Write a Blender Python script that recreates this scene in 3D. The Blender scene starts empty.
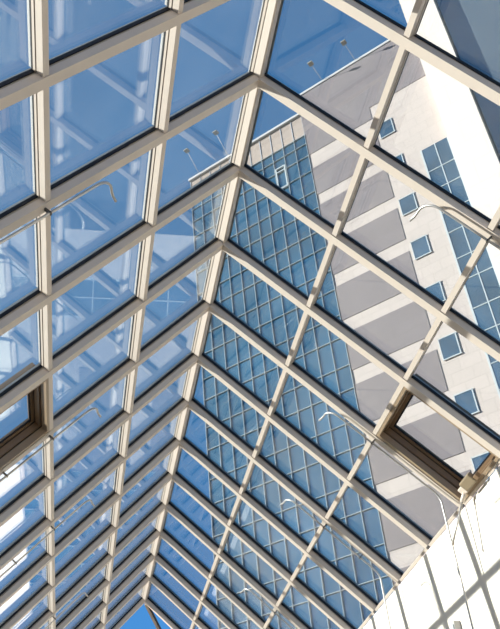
import bpy, bmesh, math, random
from mathutils import Vector, Matrix
random.seed(7)
scn = bpy.context.scene
COL = scn.collection
R2 = math.sqrt(0.5)

# ------------------------------------------------------------------ materials
def new_mat(name):
    m = bpy.data.materials.new(name); m.use_nodes = True
    return m, m.node_tree.nodes, m.node_tree.links

def paint(name, col, rough=0.45, spec=0.4, metal=0.0, var=0.06, scale=6.0, bump=0.0):
    """coated surface with a faint procedural mottling"""
    m, N, L = new_mat(name)
    b = N['Principled BSDF']
    b.inputs['Roughness'].default_value = rough
    b.inputs['Metallic'].default_value = metal
    b.inputs['Specular IOR Level'].default_value = spec
    tc = N.new('ShaderNodeTexCoord')
    nz = N.new('ShaderNodeTexNoise'); nz.inputs['Scale'].default_value = scale; nz.inputs['Detail'].default_value = 5
    L.new(tc.outputs['Object'], nz.inputs['Vector'])
    mx = N.new('ShaderNodeMix'); mx.data_type = 'RGBA'
    mx.inputs[6].default_value = (*[c * (1 - var) for c in col], 1)
    mx.inputs[7].default_value = (*[min(1, c * (1 + var)) for c in col], 1)
    L.new(nz.outputs['Fac'], mx.inputs[0]); L.new(mx.outputs[2], b.inputs['Base Color'])
    if bump:
        bp = N.new('ShaderNodeBump'); bp.inputs['Strength'].default_value = bump; bp.inputs['Distance'].default_value = 0.01
        L.new(nz.outputs['Fac'], bp.inputs['Height']); L.new(bp.outputs['Normal'], b.inputs['Normal'])
    return m

def thin_glass(name, tint, f0, gain=1.0, dust=0.008):
    """clear architectural glass: Fresnel mix of straight-through and mirror light"""
    m, N, L = new_mat(name)
    for n in list(N):
        if n.type == 'BSDF_PRINCIPLED': N.remove(n)
    out = [n for n in N if n.type == 'OUTPUT_MATERIAL'][0]
    ge = N.new('ShaderNodeNewGeometry')
    dt = N.new('ShaderNodeVectorMath'); dt.operation = 'DOT_PRODUCT'
    L.new(ge.outputs['Incoming'], dt.inputs[0]); L.new(ge.outputs['Normal'], dt.inputs[1])
    ab = N.new('ShaderNodeMath'); ab.operation = 'ABSOLUTE'; L.new(dt.outputs['Value'], ab.inputs[0])
    om = N.new('ShaderNodeMath'); om.operation = 'SUBTRACT'; om.inputs[0].default_value = 1; L.new(ab.outputs[0], om.inputs[1])
    pw = N.new('ShaderNodeMath'); pw.operation = 'POWER'; pw.inputs[1].default_value = 5; L.new(om.outputs[0], pw.inputs[0])
    ma = N.new('ShaderNodeMath'); ma.operation = 'MULTIPLY_ADD'; ma.inputs[1].default_value = (1 - f0) * gain; ma.inputs[2].default_value = f0
    ma.use_clamp = True
    L.new(pw.outputs[0], ma.inputs[0])
    tr = N.new('ShaderNodeBsdfTransparent'); tr.inputs['Color'].default_value = (*tint, 1)
    gl = N.new('ShaderNodeBsdfGlossy'); gl.inputs['Roughness'].default_value = 0.0; gl.inputs['Color'].default_value = (1, 1, 1, 1)
    # thin film of dust on the glass, patchy
    tc = N.new('ShaderNodeTexCoord'); nz = N.new('ShaderNodeTexNoise'); nz.inputs['Scale'].default_value = 2.2; nz.inputs['Detail'].default_value = 4
    L.new(tc.outputs['Object'], nz.inputs['Vector'])
    du = N.new('ShaderNodeMapRange'); du.inputs[1].default_value = .3; du.inputs[2].default_value = .7; du.inputs[3].default_value = dust*.5; du.inputs[4].default_value = dust*1.5
    L.new(nz.outputs['Fac'], du.inputs[0])
    tl = N.new('ShaderNodeBsdfTranslucent'); tl.inputs['Color'].default_value = (.9, .9, .9, 1)
    md = N.new('ShaderNodeMixShader'); L.new(du.outputs[0], md.inputs[0]); L.new(tr.outputs[0], md.inputs[1]); L.new(tl.outputs[0], md.inputs[2])
    mx = N.new('ShaderNodeMixShader')
    L.new(ma.outputs[0], mx.inputs[0]); L.new(md.outputs[0], mx.inputs[1]); L.new(gl.outputs[0], mx.inputs[2])
    L.new(mx.outputs[0], out.inputs['Surface'])
    return m

def mirror_glass(name, col, rough=0.03, metal=0.75, scale=0.25, var=0.18):
    """tinted reflective facade glass with slightly uneven panes"""
    m, N, L = new_mat(name)
    b = N['Principled BSDF']
    b.inputs['Roughness'].default_value = rough; b.inputs['Metallic'].default_value = metal
    tc = N.new('ShaderNodeTexCoord')
    nz = N.new('ShaderNodeTexNoise'); nz.inputs['Scale'].default_value = scale; nz.inputs['Detail'].default_value = 3
    L.new(tc.outputs['Object'], nz.inputs['Vector'])
    rp = N.new('ShaderNodeValToRGB')
    rp.color_ramp.elements[0].position = 0.35; rp.color_ramp.elements[1].position = 0.65
    rp.color_ramp.elements[0].color = (*[c * (1 - var) for c in col], 1)
    rp.color_ramp.elements[1].color = (*[c * (1 + var) for c in col], 1)
    L.new(nz.outputs['Fac'], rp.inputs[0]); L.new(rp.outputs[0], b.inputs['Base Color'])
    return m

def stone(name, col, joint, tw, th, var=0.05):
    """cladding slabs in running bond; object X runs along the facade, object Z up"""
    m, N, L = new_mat(name)
    b = N['Principled BSDF']; b.inputs['Roughness'].default_value = 0.75; b.inputs['Specular IOR Level'].default_value = 0.2
    tc = N.new('ShaderNodeTexCoord'); sp = N.new('ShaderNodeSeparateXYZ'); cb = N.new('ShaderNodeCombineXYZ')
    L.new(tc.outputs['Object'], sp.inputs[0])
    L.new(sp.outputs['X'], cb.inputs['X']); L.new(sp.outputs['Z'], cb.inputs['Y'])
    br = N.new('ShaderNodeTexBrick')
    br.inputs['Scale'].default_value = 1.0
    br.inputs['Brick Width'].default_value = tw; br.inputs['Row Height'].default_value = th
    br.inputs['Mortar Size'].default_value = 0.018; br.inputs['Mortar Smooth'].default_value = 0.2
    br.inputs['Bias'].default_value = 0.0
    br.inputs['Color1'].default_value = (*[c * (1 - var) for c in col], 1)
    br.inputs['Color2'].default_value = (*[min(1, c * (1 + var)) for c in col], 1)
    br.inputs['Mortar'].default_value = (*joint, 1)
    L.new(cb.outputs[0], br.inputs['Vector'])
    L.new(br.outputs['Color'], b.inputs['Base Color'])
    return m

M = {}
M['bar'] = paint('cream_coated_aluminium', (0.60, 0.515, 0.445), 0.42, 0.35, var=0.05, scale=9)
M['bead'] = paint('beige_glazing_bead', (0.44, 0.375, 0.31), 0.5, 0.3)
M['groove'] = paint('dark_groove', (0.05, 0.042, 0.038), 0.7, 0.2)
M['rubber'] = paint('black_rubber', (0.012, 0.013, 0.018), 0.55, 0.3)
M['cap'] = paint('grey_outer_cap', (0.42, 0.41, 0.40), 0.4, 0.4)
M['glass'] = thin_glass('clear_roof_glass', (0.922, 0.962, 0.966), 0.105)
M['bronze'] = paint('bronze_vent_frame', (0.21, 0.135, 0.08), 0.4, 0.4, var=0.12, scale=14)
M['bronze_light'] = paint('tan_vent_frame', (0.31, 0.225, 0.15), 0.4, 0.4, var=0.1, scale=14)
M['plaster'] = paint('white_wall_plaster', (0.74, 0.68, 0.59), 0.8, 0.1, var=0.02, scale=1.5, bump=0.05)
M['floor'] = paint('beige_floor', (0.52, 0.43, 0.33), 0.35, 0.4, var=0.06, scale=2)
M['pipe'] = paint('steel_pipe', (0.46, 0.44, 0.42), 0.4, 0.5, metal=0.6, scale=20)
M['clamp'] = paint('dark_pipe_clamp', (0.09, 0.085, 0.08), 0.5, 0.4)
M['motor'] = paint('beige_motor_case', (0.24, 0.185, 0.12), 0.4, 0.4)
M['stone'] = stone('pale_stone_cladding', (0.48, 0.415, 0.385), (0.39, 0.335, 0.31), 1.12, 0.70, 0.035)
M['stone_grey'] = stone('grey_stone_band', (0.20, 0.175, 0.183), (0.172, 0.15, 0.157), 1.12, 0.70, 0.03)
M['fin'] = stone('white_fin_cladding', (0.68, 0.60, 0.54), (0.58, 0.51, 0.455), 2.13, 1.70, 0.015)
M['fascia'] = paint('tan_fascia_panel', (0.37, 0.305, 0.265), 0.6, 0.2, var=0.04, scale=1)
M['fglass'] = mirror_glass('blue_facade_glass', (0.13, 0.29, 0.39), 0.04, 0.8)
M['wglass'] = mirror_glass('dark_blue_window_glass', (0.19, 0.30, 0.37), 0.04, 0.8, scale=0.6)
M['wing'] = mirror_glass('slate_blue_glass', (0.26, 0.32, 0.36), 0.06, 0.75, scale=0.12, var=0.1)
M['mullion'] = paint('white_mullion', (0.44, 0.48, 0.50), 0.4, 0.4)
M['parapet'] = paint('pale_parapet_coping', (0.5, 0.5, 0.5), 0.5, 0.3)
M['lamp'] = paint('floodlight_case', (0.27, 0.26, 0.22), 0.4, 0.4)
M['lamp_arm'] = paint('floodlight_arm', (0.40, 0.42, 0.46), 0.4, 0.4)

# ------------------------------------------------------------------ mesh helpers
class MB:
    def __init__(s): s.bm = bmesh.new()
    def hexa(s, p):
        """p: 8 points, bottom ring 0-3 and top ring 4-7"""
        v = [s.bm.verts.new(q) for q in p]
        for f in ((3,2,1,0),(4,5,6,7),(0,1,5,4),(1,2,6,5),(2,3,7,6),(3,0,4,7)):
            s.bm.faces.new([v[i] for i in f])
        return s
    def box(s, x0, x1, y0, y1, z0, z1):
        return s.hexa([(x0,y0,z0),(x1,y0,z0),(x1,y1,z0),(x0,y1,z0),(x0,y0,z1),(x1,y0,z1),(x1,y1,z1),(x0,y1,z1)])
    def prism_y(s, poly, y0, y1):
        """polygon of (x,z) extruded along y"""
        a = [s.bm.verts.new((x,y0,z)) for x,z in poly]; b = [s.bm.verts.new((x,y1,z)) for x,z in poly]
        n = len(poly)
        s.bm.faces.new(a); s.bm.faces.new(b[::-1])
        for i in range(n): s.bm.faces.new([a[(i+1)%n], a[i], b[i], b[(i+1)%n]])
        return s
    def tube(s, pts, r, seg=10):
        pts = [Vector(p) for p in pts]; rings = []
        up = Vector((0.31, 0.87, 0.38)).normalized()
        for i, p in enumerate(pts):
            if i == 0: d = pts[1]-pts[0]
            elif i == len(pts)-1: d = pts[-1]-pts[-2]
            else: d = (pts[i+1]-pts[i]).normalized()+(pts[i]-pts[i-1]).normalized()
            d.normalize()
            a = d.cross(up).normalized(); b = d.cross(a)
            rr = r[i] if isinstance(r, (list, tuple)) else r
            rings.append([s.bm.verts.new(p+a*math.cos(t)*rr+b*math.sin(t)*rr) for t in [2*math.pi*k/seg for k in range(seg)]])
        for A, B in zip(rings, rings[1:]):
            for k in range(seg): s.bm.faces.new([A[k], A[(k+1)%seg], B[(k+1)%seg], B[k]])
        s.bm.faces.new(rings[0][::-1]); s.bm.faces.new(rings[-1])
        return s
    def build(s, name, mat, parent=None, smooth=False, bevel=0.0):
        bmesh.ops.recalc_face_normals(s.bm, faces=s.bm.faces[:])
        if bevel:
            bmesh.ops.bevel(s.bm, geom=s.bm.edges[:], offset=bevel, segments=2, affect='EDGES', profile=0.5)
        me = bpy.data.meshes.new(name); s.bm.to_mesh(me); s.bm.free()
        me.materials.append(mat)
        if smooth:
            for p in me.polygons: p.use_smooth = True
        o = bpy.data.objects.new(name, me); COL.objects.link(o)
        if parent is not None: o.parent = parent
        return o

def tag(o, label=None, cat=None, group=None, kind=None):
    if label: o['label'] = label
    if cat: o['category'] = cat
    if group: o['group'] = group
    if kind: o['kind'] = kind
    return o
def thing(name, label, cat, loc=(0,0,0), group=None):
    o = bpy.data.objects.new(name, None); o.empty_display_size = 0.2; o.location = loc
    COL.objects.link(o)
    return tag(o, label, cat, group)

# ------------------------------------------------------------------ roof frame of reference
# ridge (underside) on the y axis at z = 0; u runs down a slope, n out of it
def S(sg, u, y, n): return Vector((sg*R2*(u+n), y, R2*(n-u)))
U = {-1: (0.0, 1.114, 2.264, 3.37), 1: (0.0, 1.098, 2.262, 3.368)}
SIDE = {-1: 'left', 1: 'right'}
K0, K1 = -2, 12
def yk(k): return (float(k) if k < 12 else 12.15)+.012
WR = 0.078         # rafter width
NG = 0.106         # glass level
def sbox(mb, sg, u0, u1, y0, y1, n0, n1, org=Vector((0,0,0))):
    return mb.hexa([S(sg,u0,y0,n0)-org, S(sg,u1,y0,n0)-org, S(sg,u1,y1,n0)-org, S(sg,u0,y1,n0)-org,
                    S(sg,u0,y0,n1)-org, S(sg,u1,y0,n1)-org, S(sg,u1,y1,n1)-org, S(sg,u0,y1,n1)-org])
def rbox(mb, sg, ue, y, w, n0, n1, org):
    """rafter slice whose upper end is mitred on the ridge plane"""
    g = 0.0008
    a, b = y-w/2, y+w/2
    return mb.hexa([S(sg,g-n0,a,n0)-org, S(sg,ue,a,n0)-org, S(sg,ue,b,n0)-org, S(sg,g-n0,b,n0)-org,
                    S(sg,g-n1,a,n1)-org, S(sg,ue,a,n1)-org, S(sg,ue,b,n1)-org, S(sg,g-n1,b,n1)-org])
ORD = ['first','second','third','fourth','fifth','sixth','seventh','eighth','ninth','tenth','eleventh','twelfth','thirteenth','fourteenth','fifteenth']

# rafters
for sg in (-1, 1):
    for k in range(K0, K1+1):
        y = yk(k); i = K1-k
        org = S(sg, 0, y, 0)
        if i == 0:
            lab = 'pale metal rafter on the %s roof slope, edging the open far gable' % SIDE[sg]
        else:
            lab = 'pale metal rafter on the %s roof slope, %s from the far gable' % (SIDE[sg], ORD[i])
        t = thing('rafter', lab, 'rafter', org, 'sloping rafters of the glass roof')
        ue = U[sg][3]-0.017
        rbox(MB(), sg, ue, y, WR, 0.0, 0.064, org).build('bar', M['bar'], t)
        rbox(MB(), sg, ue, y, WR-0.024, 0.064, 0.069, org).build('groove', M['groove'], t)
        rbox(MB(), sg, ue, y, WR-0.006, 0.069, 0.078, org).build('glazing_bead', M['bead'], t)
        rbox(MB(), sg, ue, y, WR+0.012, 0.078, NG, org).build('gasket', M['rubber'], t)
        rbox(MB(), sg, ue, y, 0.045, NG+0.016, NG+0.034, org).build('cover_cap', M['cap'], t)

# ridge beam and purlins, cut into one bar per bay
def bays():
    for k in range(K0, K1): yield yk(k)+WR/2+0.001, yk(k+1)-WR/2-0.001
rt = thing('ridge_beam', 'pale ridge beam running along the peak where both glass slopes meet', 'beam', (0, K0, 0))
for a, b in bays():
    a -= K0; b -= K0
    p = [(.002,.018),(.016,.018),(.046,.056),(.046,.070),(-.044,.070)]
    MB().prism_y(p, a, b).build('bar', M['bar'], rt)
    MB().prism_y([(-.040,.0705),(.038,.0705),(.040,.078),(-.044,.078)], a, b).build('groove', M['groove'], rt)
    MB().prism_y([(-.050,.0785),(.052,.0785),(.060,.094),(-.066,.094)], a, b).build('glazing_bead', M['bar'], rt)
    MB().prism_y([(-.062,.0945),(.062,.0945),(.010,.146),(-.010,.146)], a, b).build('gasket', M['rubber'], rt)
MB().prism_y([(-.08,.098),(0,.178),(.08,.098),(.08,.116),(0,.196),(-.08,.116)], 0, yk(K1)-K0).build('cover_cap', M['cap'], rt)

PN = {1: 'upper', 2: 'lower', 3: 'bottom'}
for sg in (-1, 1):
    for j in (1, 2, 3):
        u = U[sg][j]
        org = S(sg, u, K0, 0)
        w = 0.046 if j < 3 else 0.030
        if j < 3:
            lab = 'pale metal purlin on the %s roof slope, %s' % (SIDE[sg], 'first below the ridge' if j == 1 else 'second below the ridge')
        else:
            lab = 'pale metal edge purlin along the foot of the %s roof slope' % SIDE[sg]
        t = thing('purlin', lab, 'purlin', org, 'purlins running along the glass roof')
        for a, b in bays():
            sbox(MB(), sg, u-w/2, u+w/2, a, b, 0.010, 0.064, org).build('bar', M['bar'], t)
            g = MB(); sbox(g, sg, u-w/2+.009, u+w/2-.009, a, b, 0.064, 0.072, org); g.build('groove', M['groove'], t)
            sbox(MB(), sg, u-w/2-.003, u+w/2+.003, a, b, 0.072, 0.094, org).build('glazing_bead', M['bar'], t)
            sbox(MB(), sg, u-w/2-.004, u+w/2+.004, a, b, 0.094, NG, org).build('gasket', M['rubber'], t)
        for a, b in bays():
            sbox(MB(), sg, u-.015, u+.015, a, b, NG+0.016, NG+0.034, org).build('cover_cap', M['cap'], t)

# glass panes
TIER = ['ridge-side', 'middle', 'wall-side']
VENT = (2, 2)     # bay k = 2, tier 2
for sg in (-1, 1):
    for k in range(K0, K1):
        for j in range(3):
            if (k, j) == VENT: continue
            i = K1-1-k
            row = 'last row before the far gable' if i == 0 else '%s row from the far gable' % ORD[i]
            lab = '%s glass pane of the %s roof slope, %s' % (TIER[j], SIDE[sg], row)
            u0 = U[sg][j]+.006 if j else -NG+.004
            u1 = U[sg][j+1]-.006
            y0, y1 = yk(k)+.012, yk(k+1)-.012
            org = S(sg, u0, y0, NG)
            mb = MB(); sbox(mb, sg, u0, u1, y0, y1, NG+.001, NG+.013, org)
            o = mb.build('glass_pane', M['glass']); o.location = org
            tag(o, lab, 'glass pane', 'glass panes of the roof')

# ------------------------------------------------------------------ opening vents
def ring(mb, sg, u0, u1, y0, y1, w, n0, n1, org):
    sbox(mb, sg, u0, u1, y0, y0+w, n0, n1, org); sbox(mb, sg, u0, u1, y1-w, y1, n0, n1, org)
    sbox(mb, sg, u0, u0+w, y0+w, y1-w, n0, n1, org); sbox(mb, sg, u1-w, u1, y0+w, y1-w, n0, n1, org)
    return mb
for sg in (-1, 1):
    u0, u1 = U[sg][2]+.028, U[sg][3]-.018
    y0, y1 = 2+.045, 3-.045
    org = S(sg, u0, y0, 0)
    if sg < 0: lab = 'brown framed opening roof vent in the left slope with raised glass'
    else: lab = 'brown framed opening roof vent in the right slope above the white wall'
    t = thing('roof_vent', lab, 'roof window', org, 'opening vents of the glass roof')
    tag(ring(MB(), sg, u0, u1, y0, y1, .030, .004, .075, org).build('outer_frame', M['bronze_light'], t), 'tan outer frame')
    ring(MB(), sg, u0+.004, u1-.004, y0+.004, y1-.004, .020, .075, .088, org).build('seal', M['rubber'], t)
    ring(MB(), sg, u0+.000, u1-.000, y0+.000, y1-.000, .045, .088, .150, org).build('inner_frame', M['bronze'], t)
    ring(MB(), sg, u0+.012, u1-.012, y0+.012, y1-.012, .030, .150, .162, org).build('seal', M['rubber'], t)
    sh = ring(MB(), sg, u0, u1, y0, y1, .075, .162, .215, org).build('sash', M['bronze'], t)
    gm = MB(); sbox(gm, sg, u0+.07, u1-.07, y0+.07, y1-.07, .186, .198, org); gm.build('pane', M['glass'], sh)
    ring(MB(), sg, u0+.062, u1-.062, y0+.062, y1-.062, .03, .175, .186, org).build('gasket', M['rubber'], sh)

# opener motor with hanging winding rod on the right vent
c = S(1, U[1][3]-.06, 2.60, -0.02)
t = thing('vent_opener', 'beige vent opener with hanging winding rod under the brown right vent', 'window opener', c)
o = MB(); sbox(o, 1, U[1][3]-.155, U[1][3]-.045, 2.47, 2.69, -.055, .0, c); o.build('motor_case', M['motor'], t, bevel=.014)
o = MB(); sbox(o, 1, U[1][3]-.10, U[1][3]-.05, 2.40, 2.46, -.05, .0, c); o.build('bracket', M['bronze'], t, bevel=.006)
o = MB(); sbox(o, 1, U[1][3]-.13, U[1][3]-.045, 2.70, 2.80, -.035, .0, c); o.build('bracket', M['bar'], t, bevel=.008)
q0 = Vector((2.31, 2.80, -2.385))-c; q1 = Vector((2.15, 2.93, -2.79))-c
MB().tube([q0+Vector((.0,-.05,.02)), q0, q0+(q1-q0)*.1], .022, 10).build('gear_head', M['bar'], t, True)
rod = MB().tube([q0, q1], .0105, 8).build('winding_rod', M['pipe'], t, True)
MB().tube([q1-(q1-q0)*.03, q1+(q1-q0)*.03], .016, 8).build('rod_end', M['bead'], rod, True)

# ------------------------------------------------------------------ pipes hung under the rafters
def arc(c, a, b, n=7):
    """quarter turn from c+a to c+b"""
    return [Vector(c)+Vector(a)*math.cos(t)+Vector(b)*math.sin(t) for t in [math.pi/2*k/n for k in range(n+1)]]
PY = [(0, 0.02), (3, 3.03), (5, 5.06), (8, 8.06)]
PLAB = {0: 'nearest the viewer', 3: 'beside the brown vent', 5: 'two bays beyond the vent', 8: 'farthest from the viewer'}
for sg in (-1, 1):
    for k, y in PY:
        n = -0.05
        org = S(sg, U[sg][3], y, n)
        lab = 'thin hooked steel pipe under a %s slope rafter, %s' % (SIDE[sg], PLAB[k])
        t = thing('hooked_pipe', lab, 'pipe', org, 'hooked pipes under the roof')
        pu = lambda u, yy, nn: S(sg, u, yy, nn)-org
        uT = 1.90
        pts = [pu(1.70, y+.24, n-.03), pu(1.715, y+.19, n-.01)]
        pts += [pu(1.72+.15*(1-math.cos(a)), y+.15*(1-math.sin(a)), n) for a in [math.pi/2*i/7 for i in range(8)]]
        uB = (2.19/R2)-n
        pts += [pu(uT+.3, y, n), pu(uB-.06, y, n)]
        e = S(sg, uB, y, n)
        pts += [e+Vector((sg*-.012,0,-.012))-org, e+Vector((0,0,-.06))-org, e+Vector((sg*.0,0,-1.6))-org, e+Vector((0,0,-5.1))-org]
        MB().tube(pts, .0105, 10).build('tube', M['pipe'], t, True)
        for uu in (2.30, 2.85):
            if (k == 3 and sg == 1 and uu > 2.5): continue
            m = MB(); sbox(m, sg, uu-.006, uu+.006, y-.014, y+.014, n-.013, -.001, org); m.build('clamp', M['clamp'], t)

# ------------------------------------------------------------------ room shell
ZF = -7.4; XW = 2.405
YN, YF = -8.0, 26.0
def struct(name, mb, mat): return tag(mb.build(name, mat), kind='structure')
struct('floor', MB().box(-XW-.3, XW+.3, YN, YF, ZF-.2, ZF), M['floor'])
struct('wall_right', MB().box(XW, XW+.3, YN, YF, ZF, -2.39), M['plaster'])
struct('wall_left', MB().box(-XW-.3, -XW, YN, YF, ZF, -2.39), M['plaster'])
struct('wall_far', MB().box(-XW, XW, YF-.3, YF, ZF, -4.6), M['plaster'])
# wall lamp low on the right wall
t = thing('wall_lamp', 'small grey wall lamp low on the sunlit white wall', 'lamp', (XW, 3.75, -3.36))
MB().box(-.07, 0, -.05, .05, -.14, .10).build('housing', M['cap'], t)
MB().box(-.085, -.07, -.04, .04, -.12, .07).build('lens', M['mullion'], t)

# ------------------------------------------------------------------ far end strut
A = Vector((0.03, 12.27, 0.015)); Bp = Vector((XW-.02, 12.2+4.72, -2.38))
t = thing('end_strut', 'dark tan strut slanting down beyond the open far gable', 'strut', A)
d = (Bp-A).normalized(); sd = d.cross(Vector((0,0,1))).normalized(); nn = sd.cross(d)
m = MB(); w1, h1 = .024, .035
m.hexa([A-A+sd*w1*a+nn*h1*b for a, b in ((-1,-1),(1,-1),(1,1),(-1,1))]+[Bp-A+sd*w1*a+nn*h1*b for a, b in ((-1,-1),(1,-1),(1,1),(-1,1))])
m.build('beam', M['bead'], t)
m = MB(); m.hexa([sd*w1*a+nn*h1*b for a, b in ((1.05,-.6),(1.5,-.6),(1.5,1.1),(1.05,1.1))]+[Bp-A+sd*w1*a+nn*h1*b for a, b in ((1.05,-.6),(1.5,-.6),(1.5,1.1),(1.05,1.1))])
m.build('gasket', M['rubber'], t)

# ------------------------------------------------------------------ office building across the street
CAM = Vector((-1.3123, -4.0714, -5.7576))
KB = 1.6; DN = -3.806+KB*21.806
def fs(s): return 1.95+KB*(s-1.95)
def fz(z): return -5.7576+KB*(z+5.7576)
bx, by = R2*DN, R2*DN
ZB = ZF-0.0
bld = thing('office_building', 'tall office building with blue curtain wall and pale stone beyond the right slope', 'building', (bx, by, ZB))
bld.rotation_euler = (0, 0, -math.pi/4)      # local x along the facade, local y into the building
def L(z): return fz(z)-ZB
def slab(s0, s1, z0, z1, y0, y1):
    return MB().box(fs(s0), fs(s1), y0, y1, z0, z1)
zb = 0.0
sA, sB, sV, sD0, sD1, sE = -13.56, -7.43, -4.40, -2.93, -1.82, -0.47
P = 2.13
# stone body and blocks behind the glass
slab(sB, sE, zb, L(24.5), .02, 14).build('stone_wall', M['stone'], bld)
core = slab(sA, sB, zb, L(23.2), .25, 14).build('core', M['fascia'], bld)
slab(sB-.02, sD1, L(24.5), L(24.62), -.08, .5).build('coping', M['parapet'], bld)
slab(sA-.05, sB-.02, L(23.3), L(23.42), -.15, .5).build('coping', M['parapet'], bld)
# grey bands
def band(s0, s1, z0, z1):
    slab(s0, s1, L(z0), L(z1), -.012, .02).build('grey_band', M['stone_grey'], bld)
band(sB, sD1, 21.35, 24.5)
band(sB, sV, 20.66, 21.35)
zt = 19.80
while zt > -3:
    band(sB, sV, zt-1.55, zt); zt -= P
# curtain wall
cw = slab(sA, sB, zb, L(22.0), .06, .24).build('curtain_wall', M['fglass'], bld)
slab(sA, sB, L(22.0), L(23.3), .04, .24).build('fascia', M['fascia'], bld)
mw = .022
nm = 11
for i in range(nm+1):
    s = sA+(sB-sA)*i/nm
    MB().box(fs(s)-mw/2, fs(s)+mw/2, -.05, .06, zb, L(22.0)).build('mullion', M['mullion'], cw)
    MB().box(fs(s)-.025, fs(s)+.025, .0, .04, L(22.0), L(23.3)).build('joint', M['lamp_arm'], bld)
rows = []
z = 21.97
for base in (21.97, 21.42):
    rows.append(base)
z = 20.5
r1 = [16.4+P*k for k in range(-9, 3)]; r2 = [15.46+P*k for k in range(-9, 3)]
rows += [r for r in r1+r2 if r < 21.2]
for z in sorted(rows):
    MB().box(fs(sA), fs(sB), -.03, .06, L(z)-mw/2, L(z)+mw/2).build('transom', M['mullion'], cw)
# opening light in the curtain wall
i0 = sA+(sB-sA)*8/nm; i1 = sA+(sB-sA)*9/nm
ow = MB()
for (za, zc) in ((19.6, 20.9),):
    a, b = fs(i0)+.05, fs(i1)-.05
    ow.box(a, a+.09, -.07, .05, L(za), L(zc)); ow.box(b-.09, b, -.07, .05, L(za), L(zc))
    ow.box(a+.09, b-.09, -.07, .05, L(zc)-.09, L(zc)); ow.box(a+.09, b-.09, -.07, .05, L(za), L(za)+.09)
    ow.box(a+.09, b-.09, -.07, .05, L(20.62), L(20.62)+.07)
ow.build('casement', M['mullion'], cw)
# square windows in the pale stone pier
for k in range(-3, 7):
    z0 = 6.53+P*k; z1 = z0+.80
    a, b = fs(-4.27), fs(-3.63)
    fr = MB().box(a, b, -.02, .021, L(z0), L(z1)).build('window', M['wglass'], bld)
    f2 = MB(); f2.box(b-.09, b-.03, -.045, -.02, L(z0), L(z1)); f2.box(a, b, -.06, -.02, L(z0)-.05, L(z0)+.01)
    f2.box(a, a+.04, -.045, -.02, L(z0), L(z1)); f2.box(a, b, -.045, -.02, L(z1)-.04, L(z1)+.02)
    f2.build('frame', M['mullion'], fr)
# tall strip window
st = slab(sD0, sD1, zb, L(17.6), -.02, .021).build('strip_window', M['wglass'], bld)
for s, w in ((sD0, .10), ((sD0+sD1)/2, .055), (sD1-.03, .10)):
    MB().box(fs(s)-w/2, fs(s)+w/2, -.06, -.02, zb, L(17.6)).build('mullion', M['mullion'], st)
for z in [r for r in r1+r2 if r < 17.4]:
    MB().box(fs(sD0), fs(sD1), -.05, -.02, L(z)-.025, L(z)+.025).build('transom', M['mullion'], st)
# projecting white fin and glass wing
slab(sD1+.04, sE, zb, L(33), -.55, 1.0).build('fin', M['fin'], bld)
slab(sE, 9, zb, L(33), .3, 14).build('glass_wing', M['wing'], bld)

# floodlights on arms reaching out over the parapet
FL = [(-4.42, 24.82, 24.5, 'nearest the white fin'), (-6.09, 24.80, 24.5, 'second from the white fin'), (-11.30, 24.18, 23.3, 'second from the building corner'), (-12.98, 24.18, 23.3, 'nearest the building corner')]
for s, zh, zp, w in FL:
    base = Vector((bx, by, 0))+Vector((R2, -R2, 0))*fs(s)-Vector((R2, R2, 0))*.3; base.z = fz(zp)+.22
    t = thing('floodlight', 'small floodlight on a parapet arm of the office building, %s' % w, 'floodlight', base, 'floodlights along the parapet')
    t.rotation_euler = (0, 0, -math.pi/4)
    zr = fz(zh)-base.z
    MB().tube([(0,.3,-.02), (0,.0,.03), (0,-1.2,zr)], .022, 8).build('arm', M['lamp_arm'], t, True)
    MB().box(-.18, .18, -1.42, -1.06, zr-.05, zr+.06).build('head', M['lamp'], t, bevel=.02)

# ------------------------------------------------------------------ sky, sun
sun_dir = Vector((-1.0, 0.237, 0.385)).normalized()
el = math.asin(sun_dir.z)
w = bpy.data.worlds.new('sky'); scn.world = w; w.use_nodes = True
N = w.node_tree.nodes; Lk = w.node_tree.links
bg = N['Background']
tc = N.new('ShaderNodeTexCoord'); sx = N.new('ShaderNodeSeparateXYZ'); Lk.new(tc.outputs['Generated'], sx.inputs[0])
rp = N.new('ShaderNodeValToRGB'); e = rp.color_ramp.elements
SKY = [(0.0, (0.16, 0.145, 0.13)), (0.495, (0.22, 0.205, 0.19)), (0.51, (0.36, 0.50, 0.66)), (0.56, (0.17, 0.40, 0.74)), (0.62, (0.065, 0.30, 0.75)), (0.78, (0.085, 0.27, 0.56)), (1.0, (0.055, 0.175, 0.41))]
e[0].position = SKY[0][0]; e[0].color = (*SKY[0][1], 1); e[1].position = 1.0; e[1].color = (*SKY[-1][1], 1)
for p_, c_ in SKY[1:-1]:
    q = e.new(p_); q.color = (*c_, 1)
ma = N.new('ShaderNodeMath'); ma.operation = 'MULTIPLY_ADD'; ma.inputs[1].default_value = .5; ma.inputs[2].default_value = .5
Lk.new(sx.outputs['Z'], ma.inputs[0]); Lk.new(ma.outputs[0], rp.inputs[0])
dp = N.new('ShaderNodeVectorMath'); dp.operation = 'DOT_PRODUCT'; dp.inputs[1].default_value = sun_dir
Lk.new(tc.outputs['Generated'], dp.inputs[0])
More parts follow.
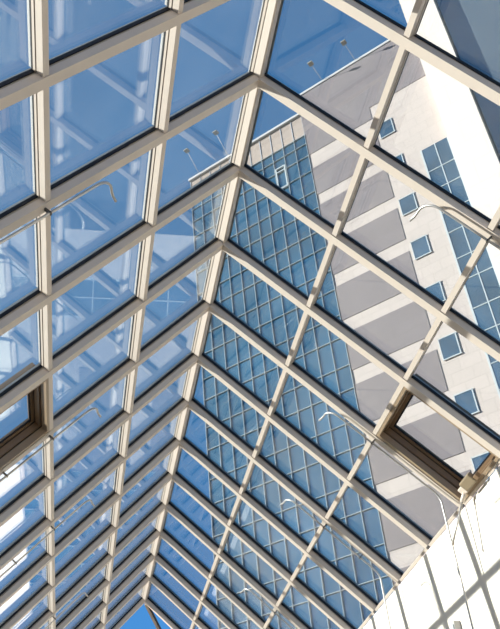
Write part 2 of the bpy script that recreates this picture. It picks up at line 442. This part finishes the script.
mx0 = N.new('ShaderNodeMath'); mx0.operation = 'MAXIMUM'; mx0.inputs[1].default_value = 0; Lk.new(dp.outputs['Value'], mx0.inputs[0])
pw = N.new('ShaderNodeMath'); pw.operation = 'POWER'; pw.inputs[1].default_value = 5; Lk.new(mx0.outputs[0], pw.inputs[0])
hz = N.new('ShaderNodeMix'); hz.data_type = 'RGBA'; hz.blend_type = 'ADD'; hz.inputs[7].default_value = (0.55, 0.52, 0.46, 1)
Lk.new(pw.outputs[0], hz.inputs[0]); Lk.new(rp.outputs[0], hz.inputs[6])
Lk.new(hz.outputs[2], bg.inputs['Color']); bg.inputs['Strength'].default_value = 1.0
sl = bpy.data.lights.new('sun', 'SUN'); sl.energy = 13.6; sl.angle = math.radians(0.53); sl.color = (1.0, 0.95, 0.875)
so = bpy.data.objects.new('sun', sl); COL.objects.link(so); so.location = (-20, 5, 15)
so.rotation_euler = sun_dir.to_track_quat('Z', 'Y').to_euler()

# ------------------------------------------------------------------ camera
f = 831.407; yaw, pitch, roll = 0.244872, 0.662797, -0.111033
cy, sy, cp, sp = math.cos(yaw), math.sin(yaw), math.cos(pitch), math.sin(pitch)
fw = Vector((sy*cp, cy*cp, sp)); r0 = Vector((cy, -sy, 0)); u0 = r0.cross(fw)
rv = math.cos(roll)*r0+math.sin(roll)*u0; uv = -math.sin(roll)*r0+math.cos(roll)*u0
cd = bpy.data.cameras.new('camera'); co = bpy.data.objects.new('camera', cd); COL.objects.link(co)
cd.sensor_fit = 'VERTICAL'; cd.sensor_height = 36; cd.lens = 36*f/629.0
co.matrix_world = Matrix(((rv.x, uv.x, -fw.x, CAM.x), (rv.y, uv.y, -fw.y, CAM.y), (rv.z, uv.z, -fw.z, CAM.z), (0,0,0,1)))
cd.clip_end = 500
scn.camera = co
vs = scn.view_settings
vs.view_transform = 'Standard'; vs.look = 'None'; vs.gamma = 1; vs.use_curve_mapping = False; vs.exposure = 0.0
scn.cycles.transparent_max_bounces = 16
scn.cycles.max_bounces = 12
